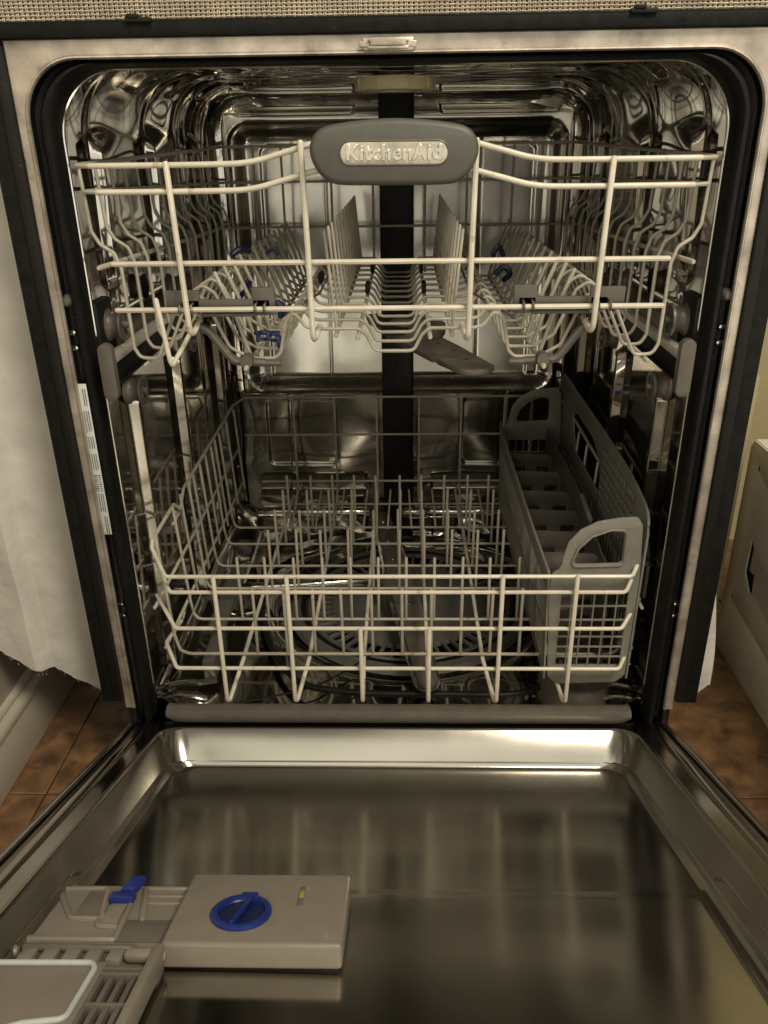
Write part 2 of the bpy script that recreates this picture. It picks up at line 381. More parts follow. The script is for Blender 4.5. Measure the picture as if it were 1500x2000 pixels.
def sweep(name, prof, material, parent=DW, zb=0., ang=38):
    """prof: (W, top, R, y)"""
    rows = []
    for (w, tp, R, y) in prof: rows.append([(x, y, z) for x, z, _, _ in upath(w, tp, R, zb)])
    return MB().grid(rows).build(name, material, parent, ang=ang)
# outer flange (square outside, round inside)
def squared(W, top):
    src = upath(.291, .6355, .045, .008); out = []
    for (x, z, nx, nz) in src:
        if abs(nx) == 1: out.append((math.copysign(W, x), z))
        elif nz == -1 and nx == 0: out.append((x, top))
        else:
            # push the arc point to the square corner edge
            if abs(nx) > abs(nz): out.append((math.copysign(W, x), .5905+(top-.5905)*min(1, abs(nz)/abs(nx))))
            else: out.append((math.copysign(.246+(W-.246)*min(1, abs(nx)/abs(nz)), x), top))
    return out
rows = []
rows.append([(x, .03, z) for x, z in squared(.3005, .6485)])
rows.append([(x, .0008, z) for x, z in squared(.3005, .6485)])
rows.append([(x, 0, z) for x, z in squared(.2996, .6476)])
for (ins, y) in ((.0022, -.0002), (.0010, -.0016), (0, -.0018), (-.0010, -.0006), (-.0012, .0012)):
    rows.append([(x, y, z) for x, z, _, _ in upath(.291+ins, .6355+ins, .045+ins, .008)])
MB().grid(rows).build('front_flange', FLANGE, DW)
g = []
for (w, tp, R, y) in ((.2925, .637, .047, .0002), (.2905, .6352, .046, .0006), (.2900, .6350, .046, .0110), (.2860, .6335, .045, .0125), (.2848, .6330, .045, .0115), (.2835, .6325, .046, .005), (.2815, .632, .047, .002), (.2780, .6315, .047, .0015), (.2755, .6308, .048, .004), (.2740, .6303, .049, .009), (.2738, .6300, .049, .016), (.2725, .629, .05, .018)):
    g.append((w, tp, R, y))
sweep('door_gasket', g, BLACK, zb=-.012)
# thin bright lip
rows = []
c0 = [(x, z) for x, z, _, _ in upath(.2722, .6288, .052, -.01, 40, 14, 20)]
MB().tube([(x, .0185, z) for x, z in c0], .0010, 6).build('tub_lip', CHROME, DW)
# tub shell with ribs
def ridge(y, yc, w): 
    t = abs(y-yc)/w
    return 0 if t >= 1 else (cos(pi*t)+1)/2
RIBS = (.104, .278, .498)
def trap(y, yc):
    return max(0, min(1, (y-yc)/.0058))*max(0, min(1, (yc+.021-y)/.0060))
def band(z, a, b, s=.008): return sstep(a-s, a+s, z)*(1-sstep(b-s, b+s, z))
def disp(x, z, y, nx):
    d = 0
    side = abs(nx)
    for yc in RIBS:
        d += .0110*trap(y, yc)*band(z, -.08, .335, .005)*(side > .9)
        d += .0095*trap(y, yc-.004)*band(z, .442, .578, .005)*(side > .9)
    for yc, w in ((.43, .008),):
        d += .0022*ridge(y, yc, w)*(side > .6)
    # pillowed top corners
    if z > .47:
        k = sstep(.47, .56, z)
        d += k*.0022*sin(2*pi*(y-.10)/.17)*sin(pi*(z-.47)/.10)*(side > .1)
        d += k*.0030*(ridge(y, .105, .014)+ridge(y, .28, .014)+ridge(y, .46, .018)+ridge(y, .52, .012))
    if nx*nx < .5:
        d += .0012*sin(y*75+x*8)*sin(x*14+1.3)+.0005*sin(y*140)*sin(x*31)
        d += .005*ridge(y, .2, .03)+.004*ridge(y, .50, .025)
    return d
ys = [.018+.56*j/170 for j in range(171)]
for c in RIBS:
    for o in (0, -.004): ys += [c+o-.0004, c+o+.0001, c+o+.0025, c+o+.0049, c+o+.0053, c+o+.0147, c+o+.0151, c+o+.018, c+o+.0209, c+o+.0213]
ys = sorted(set(round(q, 5) for q in ys)); rows = []
for y in ys:
    w = .2725+.0115*sstep(.022, .050, y); tp = .629+.017*sstep(.022, .055, y); R = .052+.012*sstep(.02, .06, y)
    if y > .536:
        q = (y-.536)/.042; s_ = 1-sqrt(max(0, 1-q*q)); w -= .034*s_; tp -= .026*s_
    row = []
    for (x, z, nx, nz) in upath(w, tp, R, -.09, 80, 22, 40):
        dsp = disp(x, z, y, nx)*sstep(.03, .055, y)*(1-sstep(.545, .565, y)); row.append((x+nx*dsp, y, z+nz*dsp))
    rows.append(row)
MB().grid(rows).build('tub_shell', STEEL, DW, ang=60)
# back wall relief
def rr_d(x, z, x0, x1, z0, z1, r):
    cx, cz = (x0+x1)/2, (z0+z1)/2; qx = abs(x-cx)-(x1-x0)/2+r; qz = abs(z-cz)-(z1-z0)/2+r
    return min(max(qx, qz), 0)+sqrt(max(qx, 0)**2+max(qz, 0)**2)-r
def hb(x, z):
    h = .0
    d1 = rr_d(x, z, -.247, .247, .203, .599, .03)
    h += (.006*(1-sstep(.250, .261, abs(x)))*(1-sstep(.606, .628, z)) if z > .20 else .013)*sstep(-.0012, .0012, d1) if d1 > -.002 else 0
    if d1 <= 0: h -= .014*sstep(0, -.026, d1)
    else: h -= 0
    if d1 <= -.026:
        d2 = rr_d(x, z, -.205, .205, .20, .568, .012); h -= .003*sstep(.0015, -.0015, d2)
        for xs in (-.109, .124): h -= .0020*ridge(x, xs, .0026)
        h += .0012*sin(x*23+.6)*sin(z*15+1)
    if d1 <= 0: h += .13*(.57-min(z, .57))**2+.022*(.57-min(z, .57))-.002
    ax = abs(x)
    d3 = rr_d(ax, z, .062, .232, .609, .629, .006); h -= .0035*sstep(.0012, -.0012, d3)
    if z < .203:
        h -= .004*sstep(.203, .196, z)
        h += .0015*sin(x*40)*sin(z*33)
        d4 = rr_d(ax, z, .105, .220, .072, .186, .010); h -= .004*sstep(.002, -.002, d4)
        h += .002*ridge(ax, .181, .004)
        if .054 < ax < .235:
            e = sstep(.054, .058, ax)
            h += e*(.022*sstep(.056, .050, z)+.016*sstep(.036, .030, z)+.004*sin(x*60+z*50)*sstep(.03, .0, z))
    return h
NX, NZ = 300, 330; rows = []
for i in range(NX+1):
    x = -.262+.524*i/NX; rows.append([(x, .578-hb(x, z), z) for z in [-.09+(.632+.09)*j/NZ for j in range(NZ+1)]])
MB().grid(rows).build('back_wall', STEELB, DW, ang=60)
MB().box(-.30, .30, .64, .645, -.095, .66).box(-.302, -.297, .035, .64, -.095, .65).box(.297, .302, .035, .64, -.095, .65).box(-.30, .30, .035, .64, .6525, .6565).box(-.28, .28, .03, .60, -.097, -.092).build('outer_casing', BLKPL, DW, smooth=False)
# tub floor
def hf(x, y):
    z = -.040
    z += .026*(1-sstep(.020, .050, y))
    r = sqrt((x-.015)**2+(y-.315)**2); z -= .020*(1-sstep(.165, .21, r))
    z += .03*sstep(.235, .285, abs(x))
    z += .0007*sin(x*55+y*20)*sin(y*47)
    z += .02*sstep(.53, .575, y)
    return z
rows = [[(x, y, hf(x, y)) for y in [.020+(.575-.02)*j/130 for j in range(131)]] for x in [-.283+.566*i/140 for i in range(141)]]
MB().grid(rows).build('tub_floor', STEEL, DW, ang=60)
# corner pressings at the bottom front
for s in (-1, 1):
    m = MB(); m.tube(smooth_path([(s*.276, .030, .010), (s*.272, .050, -.002), (s*.258, .07, -.012), (s*.240, .085, -.022), (s*.225, .10, -.030)]), .004, 8)
    m.tube(smooth_path([(s*.278, .03, -.004), (s*.262, .05, -.014), (s*.246, .062, -.024), (s*.23, .07, -.034)]), .003, 8)
    m.build('corner_pressing', CHROME, DW)
# trims
m = MB().box(-.42, .42, -.006, .030, .6488, .6585, .0012); m.build('top_strip', TRIM, DW)
MB().box(-.42, .42, -.0025, .028, .6590, .6600).build('top_strip_edge', BLKPL, DW)
for x in (-.192, .187):
    m = MB().box(x-.009, x+.011, -.009, -.002, .6575, .6610, .001).box(x-.007, x+.002, -.010, -.004, .6600, .6632, .001); m.build('strip_clip', BLKPL, DW)
for s in (-1, 1):
    m = MB()
    xs = sorted((s*.3035, s*.3235)); m.box(xs[0], xs[1], -.002, .035, .018, .648, .0008)
    m.build('side_strip', TRIM, DW)
    xs = sorted((s*.3005, s*.3095)); m = MB().box(xs[0], xs[1], -.0045, .030, .020, .645, .0015); m.build('side_strip_lip', BLKPL, DW)
# latch plate
m = MB().box(-.022, .017, -.004, .004, .6365, .6455, .001).box(-.018, .013, -.0065, -.002, .6375, .6395, .0005).box(-.018, .013, -.0065, -.002, .6425, .6445, .0005)
m.box(-.024, -.016, -.005, .002, .639, .643, .0005).box(.012, .019, -.005, .002, .639, .643, .0005); m.build('door_latch', FLANGE, DW)
MB().box(-.016, .011, -.0072, -.0066, .6400, .6450, .0002).build('latch_label', FLANGE, DW)
# hinge-side fittings
for s in (-1, 1):
    for (zc, hh) in ((.414, .020), (.129, .016)):
        m = MB().tube([(s*.2885+.0042*cos(a), .0125, zc+hh*max(-1, min(1, 1.35*sin(a)))) for a in [2*pi*k/20 for k in range(20)]], .0007, 5, closed=True)
        m.build('slot_ring', CHROME, DW)
        for dz in (-.007, .007):
            MB().lathe([(0, -.0030), (.0022, -.0026), (.0031, -.001), (.0033, .001)], (s*.2890, .011, zc+dz), 'y', 14).build('screw', CHROME, DW)
    MB().lathe([(0, -.010), (.003, -.0095), (.0055, -.006), (.0062, 0), (.006, .004)], (s*.2885, .012, .449), 'y', 18).build('bumper', GREY, DW)
# sticker with printed lines and bars
st = MB().box(-.2908, -.2822, .0005, .0009, .222, .376, .0003).build('label_sticker', PAPER, DW)
m = MB()
z = .371
while z > .235:
    if .268 < z < .305:
        for q in range(14): 
            zz = z-q*.0023; 
            if zz > .268: m.box(-.2898, -.2868, .0001, .0004, zz-random.choice((.0005, .0009)), zz); m.box(-.2857, -.2834, .0001, .0004, zz-random.choice((.0004, .0008)), zz)
        z = .266
    l = random.uniform(.010, .02)
    for xc in (-.2842, -.2862, -.2885)[:random.choice((2, 3))]:
        q = z
        while q > z-l: 
            w = random.uniform(.0006, .0016); m.box(xc-.00035, xc+.00035, .0001, .0004, q-w, q); q -= w+.0005
    z -= l+.006
tag(m.build('label_print', INK, st), kind='stuff')
# water column on the back wall
cm = MB().box(-.026, .024, .540, .562, -.05, .655, .004).build('spray_column', BLKPL, DW)
MB().lathe([(.0005, 0), (.0035, 0), (.0035, .003), (.0005, .003)], (0, .5385, .228), 'y', 14).build('column_port', DARK, cm)
m = MB().lathe([(.020, .644), (.022, .640), (.040, .640), (.0465, .6405), (.0475, .6385), (.0475, .6285), (.046, .6265), (.020, .6265), (.016, .630)], (-.001, .36, 0), 'z', 40)
for k in range(9):
    a = 2*pi*k/9+.3; c, s = cos(a), sin(a); m.box(-.0030, .0030, -.0482, -.0465, .6285, .6385, .0003, T=lambda x, y, z, c=c, s=s: (-.001+c*x-s*y, .36+s*x+c*y, z))
ring = m.build('top_spray_nut', TAN, DW)
MB().lathe([(.022, .650), (.022, .641), (.0, .641)], (-.004, .36, 0), 'z', 20).build('nut_stem', GREYD, ring)
# slide rails with end caps and wheels
def spool(cx, y, z, s, r=.0145, parent=None, name='wheel'):
    pr = [(0, -.0085), (.004, -.0085), (.0045, -.0068), (r*.72, -.0068), (r*.82, -.0088), (r, -.0085), (r, -.0062), (r*.86, -.0045), (r*.78, -.001), (r*.78, .002), (r*.86, .0045), (r, .006), (r, .0085), (r*.8, .0088), (.003, .008), (0, .008)]
    if s < 0: pr = [(a, -b) for a, b in pr]
    o = MB().lathe(pr, (cx, y, z), 'x', 30).build(name, GREYD, parent)
    hb_ = MB().lathe([(0, -.004), (.0032, -.0035), (.0042, -.001), (.0042, .002)] if s > 0 else [(0, .004), (.0032, .0035), (.0042, .001), (.0042, -.002)], (cx-s*.0085, y, z), 'x', 12)
    for k in range(5):
        a = 2*pi*k/5; hb_.box(-.0012, .0002, -.0006, .0006, .003, r*.74, .0002, T=lambda X, Y, Z, a=a: (cx-s*.0068+X*(-s)*-1, y+Y*cos(a)-Z*sin(a), z+Y*sin(a)+Z*cos(a)))
    hb_.build('wheel_hub', GREYD, o); return o
for s in (-1, 1):
    X = lambda a, b: sorted((s*a, s*b))
    r1 = MB().box(*X(.2615, .2635), .006, .52, .3700, .4010, .0004).box(*X(.2560, .2635), .006, .52, .3985, .4010, .0006)
    rail = r1.build('slide_rail', RAILM, DW)
    MB().box(*X(.2565, .2612), .007, .515, .3700, .3725, .0006).build('rail_foot', BLKPL, rail)
    MB().box(*X(.2585, .2612), .008, .51, .3735, .3975, .0003).build('rail_liner', BLKPL, rail)
    MB().box(*X(.2545, .2558), .008, .515, .3925, .4005, .0003).build('rail_edge', RAILM, rail)
    plate('end_cap', [rrect(s*.2585-.0068, s*.2585+.0068, .3610, .4130, .0062, 6)], .010, lambda x, y, z: (x, z, y), GREYD, rail, .0016)
    spool(s*.262, .045, .4205, s, .0150, DW); spool(s*.255, .052, .3550, s, .0140, DW)
    spool(s*.262, .262, .4205, s, .0145, DW); spool(s*.256, .262, .3550, s, .0135, DW)
    MB().box(*X(.268, .279), .02, .06, .395, .445, .003).build('wheel_bracket', BLKPL, DW)
# heating element, filter, spray arm, float
m = MB().tube(smooth_path([(-.09, .50, -.024), (-.19, .45, -.024), (-.205, .33, -.024), (-.175, .19, -.024), (-.125, .095, -.024), (-.06, .070, -.024), (.06, .066, -.024), (.15, .070, -.024), (.195, .12, -.024), (.215, .22, -.024), (.215, .34, -.024), (.19, .45, -.024), (.10, .50, -.024)], 10), .0042, 10)
m.build('heating_element', BLKPL, DW)
CX, CY = .015, .315
fi = MB().lathe([(.176, -.052), (.172, -.046), (.160, -.045), (.156, -.050), (.150, -.051)], (CX, CY, 0), 'z', 64).build('filter', FILT, DW)
MB().lathe([(.160, -.0455), (.152, -.046)], (CX, CY, 0), 'z', 64).build('filter_seal', BLACK, fi)
m = MB().lathe([(.152, -.050), (.148, -.0455), (.1455, -.0455), (.144, -.051)], (CX, CY, 0), 'z', 64)
m.lathe([(.116, -.052), (.113, -.0465), (.09, -.043), (.05, -.040), (.035, -.036), (.03, -.02), (0, -.018)], (CX, CY, 0), 'z', 56)
NB = 54
for k in range(NB):
    a = 2*pi*k/NB
    m.box(.112, .146, -.0024, .0024, -.0525, -.0468, .0006, T=lambda x, y, z, a=a: (CX+x*cos(a)-y*sin(a), CY+x*sin(a)+y*cos(a), z), seg=1)
tag(m.build('filter_grille', FILT, fi), kind='stuff')
# lower spray arm (long steel-grey paddle from back to front, slightly turned)
ax, ay = .004, .295; aa = math.atan2(.050-.528, .037+.030)
def TA(zc, ang, cx=ax, cy=ay): return lambda x, y, z: (cx+x*cos(ang)-y*sin(ang), cy+x*sin(ang)+y*cos(ang), zc+z)
arm = [(x, y) for x, y in [(.235, -.004), (.236, .004)]]
def paddle(L, w0, w1, seg=8):
    out = []
    for k in range(seg+1):
        a = -pi/2+pi*k/seg; out.append((L-w1+w1*cos(a), w1*sin(a)))
    for k in range(seg+1):
        a = pi/2+pi*k/seg; out.append((-L+w1+w1*cos(a), w1*sin(a)))
    return [(x, y*(1+(w0/w1-1)*max(0, 1-abs(x)/(L*.7)))) for x, y in out]
def long_paddle(L, w0, w1):
    out = []; xs = [-L+w1+(2*L-2*w1)*i/20 for i in range(21)]
    for x in xs: out.append((x, -(w1+(w0-w1)*max(0, 1-abs(x)/L))))
    for k in range(1, 8): a = -pi/2+pi*k/8; out.append((L-w1+w1*cos(a), w1*sin(a)))
    for x in reversed(xs): out.append((x, (w1+(w0-w1)*max(0, 1-abs(x)/L))))
    for k in range(1, 8): a = pi/2+pi*k/8; out.append((-L+w1+w1*cos(a), w1*sin(a)))
    return out
la = plate('lower_spray_arm', [long_paddle(.240, .019, .0125)], .008, TA(-.006, aa), GREYD, DW, .003)
plate('arm_skirt', [long_paddle(.243, .0235, .0160)], .0025, TA(-.012, aa), CHROME, la, .0008)
MB().lathe([(.034, -.05), (.032, -.012), (.03, .002), (.018, .006), (0, .007)], (ax, ay, 0), 'z', 30).build('arm_hub', GREYD, la)
for d in (-.2, -.13, -.07, .06, .12, .175, .215):
    T = TA(0, aa); c = T(d, .003*(1 if d > 0 else -1), -.0022); MB().lathe([(0, .0012), (.0018, .0012), (.0026, 0), (.0026, -.001)], c, 'z', 12).build('nozzle', CHROME, la)
MB().tube([(-.250, .300, -.018), (-.045, .325, -.018)], .0085, 18).build('water_tube', CHROME, DW)
m = MB(); m.tube([(-.232, .502, .012), (-.052, .502, .012)], .0095, 18); m.tube([(.052, .502, .012), (.20, .502, .012)], .0095, 18); m.tube([(.012, .506, .010), (.045, .506, .010)], .011, 18)
m.build('manifold_tube', CHROME, DW)
MB().box(-.244, -.222, .16, .32, .0, .012, .003).box(-.240, -.224, .10, .17, -.03, .0, .003).build('rack_guide', GREYD, DW)
MB().lathe([(.042, -.05), (.042, -.018), (.039, -.011), (.032, -.008), (.012, -.006), (0, -.006)], (.212, .088, 0), 'z', 40).build('float_cover', GREYD, DW)
# thin wires lying on the tub floor
m = MB(); m.tube(smooth_path([(-.20, .05, -.028), (-.10, .09, -.030), (-.03, .16, -.03)], 6), .0012, 6); m.tube([(.045, .06, -.030), (.062, .024, -.018)], .0012, 6); m.tube([(-.075, .024, -.018), (-.045, .075, -.030)], .0012, 6)
m.build('floor_wire', BLKPL, DW)
# ------------------------------------------------------------------ door (tilted up 20.5 degrees from level)
TH = radians(20.5); cT, sT = cos(TH), sin(TH)
def D(x, s, o): return (x, -s*cT+o*sT, s*sT+o*cT)
def DL(x, y, z): return D(x, -y, z)        # y grows towards the hinge
door = MB(); SE = .70
sec = [(.2975, -.055), (.2990, -.050), (.2990, -.0140), (.2984, -.0122), (.2970, -.0115), (.2925, -.0112), (.2912, -.0120), (.2905, -.0150), (.2880, -.0150), (.2874, -.0120), (.2862, -.0110), (.2750, -.0106), (.2740, -.0112), (.2735, -.0126), (.2700, -.0128), (.2650, -.0128), (.2600, -.0128)]
rows = []
for s in [-.012+(SE+.012)*k/30 for k in range(31)]: rows.append([D(x, s, o) for x, o in sec])
dr_rims = [door.grid(rows).build('door_rim', DOORST, None), MB().grid([[(-p[0], p[1], p[2]) for p in r] for r in rows]).build('door_rim', DOORST, None)]
dobj = MB()
# pan: sloped side walls, rounded corners, hinge-end wall
def pan_loop(x, s0, r, o, n=8):
    pts = [D(-x, SE, o)]
    pts += [D(-x, SE-(SE-s0-r)*k/24, o) for k in range(1, 25)]
    for k in range(1, n+1): a = pi/2*k/n; pts.append(D(-x+r-r*cos(a), s0+r-r*sin(a), o))
    pts += [D(-x+r+(2*x-2*r)*k/24, s0, o) for k in range(1, 24)]
    for k in range(0, n+1): a = pi/2*k/n; pts.append(D(x-r+r*sin(a), s0+r-r*cos(a), o))
    pts += [D(x, s0+r+(SE-s0-r)*k/24, o) for k in range(1, 25)]
    return pts
lp = [(.2620, .005, .016, -.0150), (.2612, .006, .018, -.0132), (.2590, .009, .020, -.0120), (.2565, .0105, .022, -.0126), (.2550, .0118, .024, -.0145), (.2460, .0240, .026, -.0425), (.2445, .0243, .025, -.0437), (.2425, .0245, .024, -.0437), (.2410, .0247, .024, -.0445), (.2385, .0253, .023, -.0490), (.2370, .0265, .022, -.0500)]
dobj.grid([pan_loop(*q) for q in lp])
x, s0, r, o = lp[-1]
F = [D(-x, SE, o)]; L_ = pan_loop(*lp[-1]); 
dd_ = dobj.build('door', DOORST, DW, ang=60)
for q in dr_rims: attach(q, dd_)
for sg in (-1, 1):
    for xx, oo, rr_ in ((.2893, -.0145, .0013),):
        MB().tube([D(sg*xx, -.010, oo), D(sg*xx, SE, oo)], rr_, 8).build('rim_seal', BLACK, dd_)
fp = MB(); rows = []
xe = lp[-1][0]
for j in range(121):
    s = .0265+(SE-.0265)*j/120; rows.append([D(-xe+2*xe*i/80, s, -.0500+.0004*sin(i/80*9+s*8)*sin(s*13)*sstep(.04,.08,s)+(.0012 if s > .268 else 0)) for i in range(81)])
fp.grid(rows).build('inner_panel', DOORST, dd_, ang=60)
# lower widening of the pan past the notch
for sg in (-1, 1):
    pth = smooth_path([D(sg*.2470, .266, -.0385), D(sg*.2490, .276, -.0350), D(sg*.2500, .300, -.0325), D(sg*.2500, .50, -.0325), D(sg*.2500, SE, -.0325)], 6)
    MB().tube(pth, .0015, 8).build('pan_step', DOORST, dd_)
    MB().box(*sorted((sg*.2300, sg*.2440)), -SE, -.266, -.0505, -.0478, .0008, T=DL).build('step_filler', DOORST, dd_)
bx = MB().box(-.2985, .2985, -SE, .010, -.075, -.056, .002, T=DL).build('outer_panel', TRIM, dd_)
# hinge-end grey bar
m = MB(); rows = []
pr = [(-.006, -.030), (-.004, -.012), (.000, -.004), (.005, .0005), (.011, .0015), (.0165, -.0005), (.0185, -.005), (.0185, -.012), (.0165, -.0165)]
for i in range(61):
    x = -.2545+.509*i/60; e = 1-.35*max(0, (abs(x)-.240)/.0145)**2
    rows.append([(x, .011-q, .0085+o*e) for q, o in pr])
m.grid(rows).build('hinge_bar', GREYD, dd_)
MB().box(-.262, .262, -.0005, .004, -.04, -.0145).build('hinge_shadow_plate', BLKPL, dd_, smooth=False)
# ---- dispenser
MB().box(-.149, -.0345, -.366, -.284, -.0492, -.0465, .0005, T=DL).build('dispenser_shadow', BLACK, dd_)  # black slab put in for the shadow gap under the cover
MB().box(-.1520, -.0325, -.3685, -.2815, -.0470, -.0290, .0032, T=DL, seg=4).build('dispenser_cover', DISP, dd_)
cap = MB()
cap.lathe([(.0210, -.0290), (.0212, -.0272), (.0200, -.0262), (.0175, -.0258), (.0165, -.0262), (.0160, -.0285), (.0150, -.0288)], (0, 0, 0), 'z', 40)
cap.v = [DL(-.105+v[0], -.3345+v[1], v[2]) for v in cap.v]
cp = cap.build('rinse_aid_cap', BLUE, dd_)
m = MB().lathe([(.0158, -.0280), (.0150, -.0289), (0, -.0289)], (0, 0, 0), 'z', 40); m.v = [DL(-.105+v[0], -.3345+v[1], v[2]) for v in m.v]; m.build('cap_well', BLUED, dd_)
m = MB().box(-.0016, .0016, -.0163, .0163, -.0288, -.0250, .0008, T=lambda x, y, z: DL(-.105+x*.97+y*.24, -.3345+y*.97-x*.24, z)); m.build('cap_grip', BLUE, dd_)
m = MB().box(-.0060, .0060, .0185, .0235, -.0285, -.0262, .0012, T=lambda x, y, z: DL(-.105+x+.002, -.3345+y, z)); m.build('cap_tab', BLUE, dd_)
MB().box(-.0680, -.0640, -.3250, -.3000, -.0292, -.0284, .0003, T=DL).build('level_slot', DISPD, dd_)
MB().box(-.0675, -.0642, -.3150, -.3060, -.0290, -.0279, .0003, T=DL).build('level_indicator', YEL, dd_)
# housing left of the cover
MB().box(-.268, -.1535, -.3600, -.2800, -.0528, -.0400, .002, T=DL, seg=3).build('dispenser_housing', DISP, dd_)
def rib(pts, name='housing_rib', r=.0016, o=-.0370, mt=DISP, fr=.004, n=8, cl=False):
    o = -.0394; r = r*1.35
    q = fillet([DL(a, -b, o) for a, b in pts], fr, 5, cl); MB().tube(q, r, n, closed=cl).build(name, mt, dd_)
rib([(-.2530, .288), (-.2160, .287), (-.2070, .326)])
rib([(-.2530, .288), (-.2290, .325), (-.2080, .326)])
rib([(-.2110, .295), (-.1940, .295)]); rib([(-.2110, .296), (-.2070, .334), (-.1930, .335)])
rib([(-.2530, .350), (-.1900, .350)], r=.0022); rib([(-.1930, .296), (-.1885, .350)])
rib([(-.1870, .287), (-.1770, .327)], r=.0018); rib([(-.1870, .287), (-.1540, .287)])
rib([(-.1855, .297), (-.1540, .297)], r=.0010); rib([(-.1840, .306), (-.1540, .306)], r=.0010)
MB().box(-.2285, -.2110, -.3240, -.2900, -.0402, -.0392, .0004, T=DL).build('housing_pocket', DISPD, dd_)
MB().box(-.2060, -.1940, -.3330, -.2970, -.0402, -.0385, .0004, T=DL).build('housing_pocket', DISP, dd_)
MB().box(-.1880, -.1540, -.3520, -.3270, -.0402, -.0388, .0004, T=DL).build('housing_recess', DISPD, dd_)
rib([(-.2640, .281), (-.2680, .330), (-.2680, .372)], r=.0022); rib([(-.2590, .284), (-.2640, .330)], r=.0012)
# blue latch
MB().box(-.2080, -.1900, -.3080, -.3000, -.0390, -.0330, .001, T=DL).box(-.2020, -.1910, -.3010, -.2870, -.0360, -.0300, .0015, T=lambda x, y, z: DL(x+(y+.301)*.35, y, z+(y+.301)*.15)).build('lid_latch', BLUE, dd_)
# hinge row
MB().box(-.2660, -.1500, -.3820, -.3560, -.0528, -.0410, .002, T=DL).build('hinge_bed', DISPD, dd_)
def rod(x0, x1, s, o, r, name, mt): MB().tube([DL(x0, -s, o), DL(x1, -s, o)], r, 16).build(name, mt, dd_)
rod(-.2450, -.1720, .3600, -.0385, .0026, 'hinge_rod', DISPD); rod(-.1710, -.1500, .3700, -.0365, .0048, 'hinge_knuckle', DISP); rod(-.2680, -.2490, .3660, -.0375, .0042, 'hinge_knuckle', DISP)
for q in range(5): MB().box(-.2430+q*.0145, -.2330+q*.0145, -.3780, -.3650, -.0410, -.0345, .0015, T=DL).build('hinge_tooth', DISP, dd_)
# open lid with pale seal and vent grille
LO = -.0300
MB().box(-.2720, -.1800, -.470, -.3830, -.0440, LO-.0015, .002, T=DL).build('dispenser_lid', DISP, dd_)
sl = [(-.2560, .3880), (-.1885, .3870), (-.1850, .3930), (-.1852, .4370), (-.2080, .4410), (-.2180, .4460), (-.2560, .4470)]
MB().tube(fillet([DL(a, -b, LO-.0004) for a, b in sl], .006, 6, True), .0019, 10, closed=True).build('lid_seal', SEAL, dd_)
m = MB().box(-.1540, -.1480, -.470, -.3700, -.0440, -.0275, .0012, T=DL); m.build('lid_arm', DISP, dd_)
MB().box(-.1800, -.1540, -.470, -.3840, -.0440, -.0430, 0, T=DL).build('vent_bed', DARK, dd_, smooth=False)
for q in range(5):
    xx = -.1795+q*.0068
    MB().box(xx-.0016, xx+.0016, -.470, -.3960, -.0430, LO-.002, .0005, T=DL).build('vent_bar', DISPD, dd_)
for s in (.3900, .3950, .4225, .4440): MB().box(-.1800, -.1540, -s-.0010, -s+.0010, -.0425, LO-.0012, .0004, T=DL).build('vent_crossbar', DISPD, dd_)
# bits of hinge hardware and torn sealing tape at the foot of the frame
for s in (-1, 1):
    MB().box(*sorted((s*.291, s*.299)), .002, .03, -.075, .010, .001).build('hinge_post', BLKPL, DW)
# ------------------------------------------------------------------ upper rack
UR = thing('upper_rack', 'cream wire upper dish rack with grey oval front handle and side tines', 'dish rack', (0, .27, .39))
def wire(pts, r=.0017, mt=VINYL, parent=UR, fr=.006, name='wire', n=8, seg=5):
    return MB().tube(fillet(pts, fr, seg) if fr else pts, r, n).build(name, mt, parent)
YS = [.020+.0395*k for k in range(13)]
half = [(-.2645, .558), (-.2620, .506), (-.2560, .495), (-.2450, .488), (-.2405, .474), (-.2390, .404), (-.2345, .3950), (-.2180, .3940), (-.1930, .4460), (-.1800, .4535), (-.1690, .4460), (-.1510, .4040), (-.1320, .3935), (-.1095, .3935), (-.1040, .3990), (-.0980, .4290), (-.0900, .4350), (-.0800, .4220), (-.0720, .4200), (-.0320, .4200), (-.0250, .4140), (-.0185, .4010), (-.0140, .3995)]
prof_full = half+[(-x, z) for x, z in reversed(half)]
wm = None
cw = fillet([(x, 0, z) for x, z in prof_full], .0075, 4)
me_w = None
for k, y in enumerate(YS):
    if me_w is None:
        o = MB().tube(cw, .00165, 7).build('wire', VINYL_SHADE, UR); me_w = o.data
    else:
        o = link('wire', me_w, UR)
    o.location = (0, y, 0)
for s in (-1, 1):
    X = s
    # top side wires running to the back
    wire([(s*.2470, -.002, .5585), (s*.2625, .008, .5585), (s*.2655, .030, .5590), (s*.2640, .27, .5625), (s*.2480, .528, .5680), (s*.0, .532, .5680)][:5], .0019, VINYL_SHADE)
    wire([(s*.2440, -.002, .5385), (s*.2590, .008, .5385), (s*.2625, .030, .5380), (s*.2610, .27, .5300), (s*.2480, .528, .5215)], .0017, VINYL_SHADE)
    wire([(s*.2500, -.008, .4790), (s*.2440, .53, .4640)], .0023, VINYL_SHADE, fr=0)
    for z, x in ((.3905, .228),): wire([(s*x, .01, z), (s*x, .52, z)], .0017, VINYL_SHADE, fr=0)
    wire([(s*.1335, -.002, .3895), (s*.1335, .52, .3895)], .0024, VINYL_SHADE, fr=0)
    wire([(s*.0320, .000, .4160), (s*.0320, .52, .4160)], .0021, VINYL_SHADE, fr=0)
    wire([(s*.0520, .008, .4165), (s*.0520, .52, .4165)], .0021, VINYL_SHADE, fr=0)
    wire([(s*.0900, .03, .4310), (s*.0900, .52, .4310)], .0016, VINYL_SHADE, fr=0)
